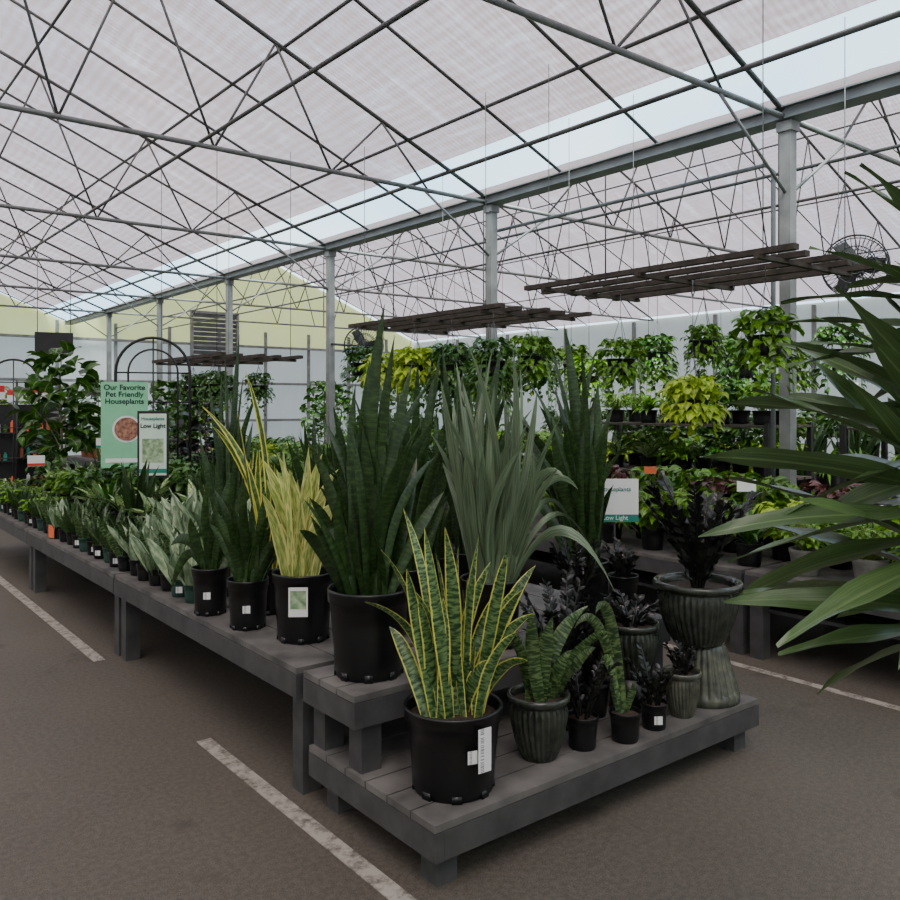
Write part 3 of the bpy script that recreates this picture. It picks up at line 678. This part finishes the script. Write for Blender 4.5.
for x,y,z,k,s in ((4.95,5.6,1.85,'hang_dark',.9),(5.5,5.7,1.92,'hang_mid',.95),(4.95,6.2,1.84,'hang_dark',.9),(5.5,6.3,1.8,'hang_pothos',1.0),(5.9,6.0,1.85,'hang_dark',.9),(4.95,6.8,1.86,'hang_lime',.95),(5.5,6.95,1.8,'hang_dark',1.05),(4.95,7.35,1.82,'hang_lime',.95),(5.5,7.5,1.85,'hang_mid',1.05),(4.95,7.8,1.92,'hang_dark',.85)):
    hang(k,x,y,z,2.42,scale=s)
for i in range(9):
    hang(rnd.choice(['hang_dark','hang_mid','hang_pothos','hang_dark']),7.6,1.7+i*1.02+rnd.uniform(-.2,.2),rnd.uniform(1.75,2.15),3.85,scale=rnd.uniform(.8,1.25))
for i in range(9):
    hang(rnd.choice(['hang_dark','hang_mid','hang_pothos']),8.8,2.2+i*1.25+rnd.uniform(-.3,.3),rnd.uniform(1.8,2.1),3.85,scale=rnd.uniform(1.0,1.4))
for x,yy in ((3.8,9.1),(4.5,9.4),(4.0,10.2),(4.6,10.6)):
    hang('hang_dark',x,yy,1.7,2.12,scale=.7)
# ---------------------------------------------------------------- large strap-leaved dracaena beside the camera
g=root('dracaena_tree','tall corn plant with long glossy strap leaves on woody canes','plant',(1.78,.52,0))
ob('pot',pot_mesh('black',.2,.34),g); ob('soil',soil_mesh(.18),g,(0,0,.29))
canes=[((.02,.02),1.42,(-.10,.07),44,(.40,.52)),((.08,-.06),1.76,(.08,.12),26,(.32,.42)),((-.06,-.05),1.24,(-.04,.09),34,(.38,.48)),((.10,.04),1.58,(.05,.02),28,(.38,.50))]
for (bx,by),zt,(tx,ty),nl,LL in canes:
    ob('cane',MB().tube([(bx,by,.27),(bx*.8+tx*.3,by*.8+ty*.3,zt*.6),(tx,ty,zt+.12)],[.026,.023,.02],10).mesh('cane','bark'),g)
    mb=MB()
    for i in range(nl):
        k=i/(nl-1); az=i*2.399+rnd.uniform(-.25,.25); e0=64-k*80+rnd.uniform(-12,12)
        L=rnd.uniform(*LL)*(1 if k>.15 else .75)
        p=arc((tx+.015*math.cos(az),ty+.015*math.sin(az),zt+.16-k*.24),az,e0,e0-8-rnd.random()*22,L,14)
        mb.leaf(p,rnd.uniform(.05,.07),strap,Vector((-math.cos(az)*.6+rnd.uniform(-.5,.5),-math.sin(az)*.6+rnd.uniform(-.5,.5),1)),.3,rnd.uniform(-.8,.8),.07)
    ob('foliage',mb.mesh('foliage','drac'),g)
# ---------------------------------------------------------------- signs
def text(body,size,mat,parent,loc,align='CENTER',name='lettering',bold=.0):
    cu=bpy.data.curves.new('t','FONT'); cu.body=body; cu.size=size; cu.align_x=align; cu.align_y='CENTER'; cu.extrude=.0008; cu.space_line=.95; cu.offset=bold
    o=bpy.data.objects.new('t',cu); COL.objects.link(o); bpy.context.view_layer.update()
    me=bpy.data.meshes.new_from_object(o.evaluated_get(bpy.context.evaluated_depsgraph_get())); bpy.data.objects.remove(o)
    me.transform(Matrix.Rotation(math.pi/2,4,'X')); me.materials.clear(); me.materials.append(M[mat])
    return ob(name,me,parent,loc)
g=root('sign','tall mint-green sign about pet friendly houseplants on a stand','sign',(2.54,8.2,ZU),math.radians(-20))
ob('stand',MB().box((0,.03,.26),(.03,.03,.56)).box((0,.03,.008),(.3,.2,.016)).mesh('stand','iron',False),g)
ob('panel',MB().box((0,0,.88),(.42,.02,.82)).mesh('panel','mint',False),g)
text('Our Favorite\nPet Friendly\nHouseplants',.070,'ink',g,(0,-.012,1.17),bold=.0014)
mb=MB(); mb.lathe([(.001,0),(.11,0),(.11,.004)],n=32); me=mb.mesh('picture','plum',False); me.transform(Matrix.Rotation(math.pi/2,4,'X')); ob('picture',me,g,(.02,-.0125,.84))
mb=MB(); mb.lathe([(.001,0),(.13,0),(.13,.002)],n=32); me=mb.mesh('picture_rim','card',False); me.transform(Matrix.Rotation(math.pi/2,4,'X')); ob('picture_rim',me,g,(.02,-.0105,.84))
ob('footer_strip',MB().box((0,-.011,.54),(.34,.002,.04)).mesh('footer_strip','card',False),g)
g=root('sign','pale green low light houseplants sign in a dark frame','sign',(2.40,7.0,ZU),math.radians(-28))
ob('stand',MB().box((0,.02,.23),(.02,.02,.46)).box((0,.02,.008),(.22,.16,.016)).mesh('stand','iron',False),g)
ob('frame',MB().box((0,.005,.74),(.25,.015,.56)).mesh('frame','iron',False),g)
ob('panel',MB().box((0,-.005,.74),(.215,.008,.515)).mesh('panel','palegreen',False),g)
text('Houseplants',.037,'teal',g,(0,-.011,.955),bold=.0008); text('Low Light',.050,'ink',g,(0,-.011,.895),bold=.0014)
ob('picture',MB().box((0,-.01,.69),(.17,.002,.2)).mesh('picture','paper_green',False),g)
ob('footer_strip',MB().box((0,-.01,.52),(.215,.002,.035)).mesh('footer_strip','teal',False),g)
g=root('sign','white care card with teal footer on a stick','sign',(3.47,2.945,ZU),math.radians(-38))
ob('stick',MB().tube([(0,.01,0),(0,.01,.5)],.005,6).mesh('stick','iron'),g)
ob('panel',MB().box((0,0,.56),(.25,.006,.23)).mesh('panel','card',False),g)
ob('footer_strip',MB().box((0,-.004,.465),(.25,.002,.04)).mesh('footer_strip','teal',False),g)
text('Low Light',.034,'card',g,(0,-.006,.467)); text('Houseplants',.034,'teal',g,(0,-.005,.62))
def small_sign(x,y,z,w,h,hp,mat,lab,rz=-38,strip=None):
    g=root('sign',lab,'sign',(x,y,z),math.radians(rz))
    ob('stick',MB().tube([(0,.008,0),(0,.008,hp)],.004,5).mesh('stick','iron'),g)
    ob('panel',MB().box((0,0,hp),(w,.005,h)).mesh('panel',mat,False),g)
    if strip: ob('footer_strip',MB().box((0,-.003,hp-h*.35),(w,.002,h*.25)).mesh('footer_strip',strip,False),g)
small_sign(5.13,3.2,.55,.13,.08,.5,'card','small white price card among the plants')
small_sign(5.13,2.35,.55,.12,.07,.45,'card','small white price card among the plants')
small_sign(5.5,4.3,.55,.10,.06,.52,'orange','small orange price card among the plants')
small_sign(7.4,3.6,0,.16,.1,1.75,'card','white price card by the shelf')
small_sign(1.66,7.2,ZU,.07,.1,.06,'orange','small orange price card at the bench edge',rz=-70)
small_sign(2.0,9.3,ZU,.16,.11,.5,'card','white price card standing over small plants',rz=-15,strip='red')
small_sign(2.75,9.6,ZU,.16,.11,.65,'card','white price card standing over small plants',rz=-15,strip='teal')
small_sign(3.4,7.9,ZU,.16,.11,.7,'card','white price card standing over small plants',rz=-20,strip='teal')
g=root('hanging_board','black rectangular board hanging from the roof on wires','sign',(3.5,15.0,2.45),math.radians(-15))
ob('panel',MB().box((0,0,.18),(.58,.04,.36)).mesh('panel','iron',False),g)
for s in(-1,1): ob('hanging_wire',MB().tube([(s*.25,0,.36),(s*.25,0,1.7)],.006,4).mesh('hanging_wire','wire'),g)
def archp(r,hz,n=16): return [(-r,0,0),(-r,0,hz)]+[(-r*math.cos(math.pi*i/n),0,hz+r*math.sin(math.pi*i/n)) for i in range(1,n)]+[(r,0,hz),(r,0,0)]
g=root('trellis_arch','black wrought iron trellis with arched top','trellis',(2.95,8.6,ZU),math.radians(-20))
ob('outer_arch',MB().tube(archp(.36,1.4),.015,8).mesh('outer_arch','iron'),g); ob('inner_arch',MB().tube(archp(.24,1.4),.010,8).mesh('inner_arch','iron'),g)
for z in (.3,.7,1.1,1.4): ob('crossbar',MB().tube([(-.36,0,z),(.36,0,z)],.009,6).mesh('crossbar','iron'),g)
ob('centre_bar',MB().tube([(0,0,0),(0,0,1.76)],.009,6).mesh('centre_bar','iron'),g)
g=root('trellis_arch','black metal trellis panel with rounded top','trellis',(2.35,12.2,0),math.radians(-20))
ob('outer_arch',MB().tube(archp(.3,1.9),.014,8).mesh('outer_arch','iron'),g)
for z in (.5,.9,1.3,1.6,1.9): ob('crossbar',MB().tube([(-.3,0,z),(.3,0,z)],.008,6).mesh('crossbar','iron'),g)
ob('centre_bar',MB().tube([(0,0,0),(0,0,2.2)],.008,6).mesh('centre_bar','iron'),g)
def tree(x,y,H,R,mat,lab,leafL=(.22,.34),n=90,name='fig_tree'):
    g=root(name,lab,'tree',(x,y,0)); ob('pot',pot_mesh('black',.2,.36),g); ob('soil',soil_mesh(.18),g,(0,0,.31))
    ob('trunk',MB().tube([(0,0,.3),(.03,.02,H*.45),(0,0,H*.85)],[.022,.018,.01],8).mesh('trunk','bark'),g)
    mb=MB()
    for i in range(7):
        az=i*.9; mb.tube([(0,0,H*(.4+.06*i)),(R*.6*math.cos(az*2),R*.6*math.sin(az*2),H*(.55+.06*i))],.006,4,False)
    for i in range(n):
        az=rnd.random()*6.283; z=H*.42+(H*.55)*rnd.random(); r=R*.75*math.sqrt(rnd.random())*math.sin(math.pi*min(.95,(z/H-.3)/.75))
        e=rnd.uniform(-20,70)
        p=arc((r*math.cos(az),r*math.sin(az),z),az+rnd.uniform(-1,1),e,e-rnd.uniform(60,120),rnd.uniform(*leafL)*.8,5)
        mb.leaf(p,leafL[1]*.55,heart,Vector((-math.cos(az)*.4+rnd.uniform(-.6,.6),-math.sin(az)*.4+rnd.uniform(-.6,.6),1)),.12)
    ob('foliage',mb.mesh('foliage',mat),g); return g
tree(2.68,11.2,2.35,.65,'fig','large dark green fiddle leaf fig tree in a black pot',n=150)
tree(4.3,12.0,2.0,.5,'dark','bushy dark green indoor tree in a black pot',(.16,.24),160,'indoor_tree')
tree(5.4,14.2,2.1,.6,'fig','dark broad-leaved indoor tree in a black pot',(.16,.26),160,'indoor_tree')
tree(7.4,12.6,2.0,.6,'dark','bushy green indoor tree in a black pot',(.14,.22),170,'indoor_tree')
tree(9.5,16.5,2.2,.7,'dark','bushy green indoor tree in a black pot',(.16,.24),170,'indoor_tree')
tree(3.9,16,2.0,.6,'dark','bushy green indoor tree in a black pot',(.16,.24),160,'indoor_tree')
tree(4.6,11.3,1.75,.5,'zz','dark bronze-black leaved indoor tree in a black pot',(.16,.24),140,'indoor_tree')
tree(6.4,16.4,2.0,.7,'mid','bushy bright green indoor tree in a black pot',(.16,.24),160,'indoor_tree')
tree(8.2,19.5,2.3,.8,'mid','bushy bright green indoor tree in a black pot',(.16,.24),160,'indoor_tree')
tree(5.6,20,2.2,.7,'dark','bushy dark green indoor tree in a black pot',(.16,.24),160,'indoor_tree')
tree(3.6,18.5,2.0,.6,'mid','bushy bright green indoor tree in a black pot',(.14,.22),150,'indoor_tree')
tree(11.0,15.5,2.4,.9,'dark','bushy dark green indoor tree in a black pot',(.16,.24),190,'indoor_tree')
tree(10.6,12.5,2.2,.8,'mid','bushy bright green indoor tree in a black pot',(.16,.24),180,'indoor_tree')
for x,y in ((2.3,13.2),(2.95,13.6),(3.3,17.0),(6.9,18.2)):
    g=root('display_stand','black wire display stand with small red sign and packets','display stand',(x,y,0),math.radians(-15),'display stands')
    for sx in(-1,1): ob('upright',MB().tube([(sx*.28,0,0),(sx*.28,0,1.95)],.015,6).mesh('upright','iron'),g)
    ob('back_panel',MB().box((0,.2,.9),(.56,.015,1.4)).mesh('back_panel','iron',False),g)
    for z in (.4,.8,1.2): ob('shelf',MB().box((0,.1,z),(.56,.2,.02)).mesh('shelf','iron',False),g)
    ob('sign_panel',MB().box((0,-.02,1.78),(.26,.015,.2)).mesh('sign_panel','card',False),g)
    ob('sign_band',MB().box((0,-.03,1.83),(.26,.004,.09)).mesh('sign_band','red',False),g)
    for z in (.41,.81,1.21):
        for i in range(6):
            b=rnd.choice(['orange','card','terra','fig','iron','teal','orange']); hh=rnd.uniform(.09,.16)
            ob('packet',MB().box((-.22+.088*i,.05,z+hh/2),(.045,.05,hh)).box((-.22+.088*i,.05,z+hh+.012),(.02,.02,.024)).mesh('packet',b,False),g)
fm=[]
for mt in ('flower_red','flower_orange'):
    mb=MB()
    for i in range(40):
        az=rnd.random()*6.28; r=.12*math.sqrt(rnd.random()); 
        mb.leaf(arc((r*math.cos(az),r*math.sin(az),.14+.05*rnd.random()),az,50,-10,.05,3),.04,oval,Vector((0,0,1)),.1)
    fm.append(mb.mesh('flowers',mt))
fb=bush(80,.14,.16,(.05,.08),(.03,.05)).mesh('foliage','mid')
bench(3.7,5.0,12.9,15.1,.75,npl=6,label='dark grey wooden bench with flowering plants')
for i in range(20):
    x=3.87+.33*(i%4); y=13.1+.36*(i//4)
    g=root('flowering_plant','red flowering potted plant' if i%2 else 'orange flowering potted plant','potted plant',(x,y,.75),0,'flowering plants on far bench')
    ob('pot',pot_mesh('terra',.07,.12),g); ob('foliage',fb,g,(0,0,.1)); f=ob('flowers',fm[(i+1)%2],g,(0,0,.1)); f['kind']='stuff'
# ---------------------------------------------------------------- wall fans
def fan(x,y,z,R,rz,armto,lab):
    g=root('wall_fan',lab,'fan',(x,y,z),rz,'column mounted fans')
    mb=MB()
    for dz,rr in ((-.07,R*.97),(0,R),(.07,R*.97),(-.09,R*.6),(.09,R*.6),(-.1,R*.3),(.1,R*.3)):
        mb.tube([(rr*math.cos(a*math.pi/16),dz,rr*math.sin(a*math.pi/16)) for a in range(33)],.005,5,False)
    for i in range(40):
        a=i*math.pi/20; c,s=math.cos(a),math.sin(a)
        for sg in(-1,1): mb.tube([(.06*c,sg*.1,.06*s),(R*.6*c,sg*.09,R*.6*s),(R*c,0,R*s)],.0025,4,False)
    ob('grille',mb.mesh('grille','iron'),g)
    for i in range(3):
        m2=MB(); a=i*2.094; pts=[Vector((math.cos(a)*q,.0,math.sin(a)*q)) for q in (.04,.1,R*.5,R*.75,R*.88)]
        m2.leaf(pts,R*.55,lambda t:.45+.55*math.sin(math.pi*min(.8,t+.1)),Vector((.3*-math.sin(a),1,.3*math.cos(a))),.1)
        ob('blade',m2.mesh('blade','iron'),g)
    ob('motor',MB().lathe([(.001,-.05),(.06,-.05),(.07,0),(.06,.14),(.001,.15)],n=20).mesh('motor','iron'),g).rotation_euler=(-math.pi/2,0,0)
    inv=Matrix.Rotation(-rz,3,'Z'); e=inv@Vector((armto[0]-x,armto[1]-y,armto[2]-z))
    ob('arm',MB().tube([(0,.12,0),tuple(e)],.018,8).mesh('arm','iron'),g)
fan(6.76,3.24,2.72,.25,math.radians(-65),(6.35,3.56,2.72),'black round caged fan mounted on the column')
fan(5.95,9.3,2.38,.26,math.radians(-30),(6.3,10.74,2.5),'black round caged fan on a long arm from a far column')
# ---------------------------------------------------------------- sky & light
w=bpy.data.worlds.new('World'); S.world=w; w.use_nodes=True; nt=w.node_tree; nt.nodes.clear()
o=N(nt,'ShaderNodeOutputWorld'); bg=N(nt,'ShaderNodeBackground'); tc=N(nt,'ShaderNodeTexCoord')
no=N(nt,'ShaderNodeTexNoise',Scale=3.0,Detail=5.0); nt.links.new(tc.outputs['Generated'],no.inputs['Vector'])
r=ramp(nt,no.outputs['Fac'],[(0.35,(.48,.74,.95,1)),(0.65,(.86,.95,1.0,1))])
nt.links.new(r.outputs[0],bg.inputs[0]); bg.inputs[1].default_value=3.1; nt.links.new(bg.outputs[0],o.inputs[0])
sd=bpy.data.lights.new('sun','SUN'); sd.energy=13; sd.angle=math.radians(35); sd.color=(1,.93,.84)
so=bpy.data.objects.new('sun',sd); COL.objects.link(so); so.rotation_euler=(math.radians(24),math.radians(-20),0)
# ---------------------------------------------------------------- camera
cd=bpy.data.cameras.new('camera'); cam=bpy.data.objects.new('camera',cd); COL.objects.link(cam)
cam.location=(0,0,1.6); cam.rotation_euler=(math.radians(90),0,math.radians(-38.5))
cd.sensor_width=36; cd.lens=36*835/900; cd.shift_y=-45/900; cd.clip_end=200; cd.clip_start=.05
S.camera=cam
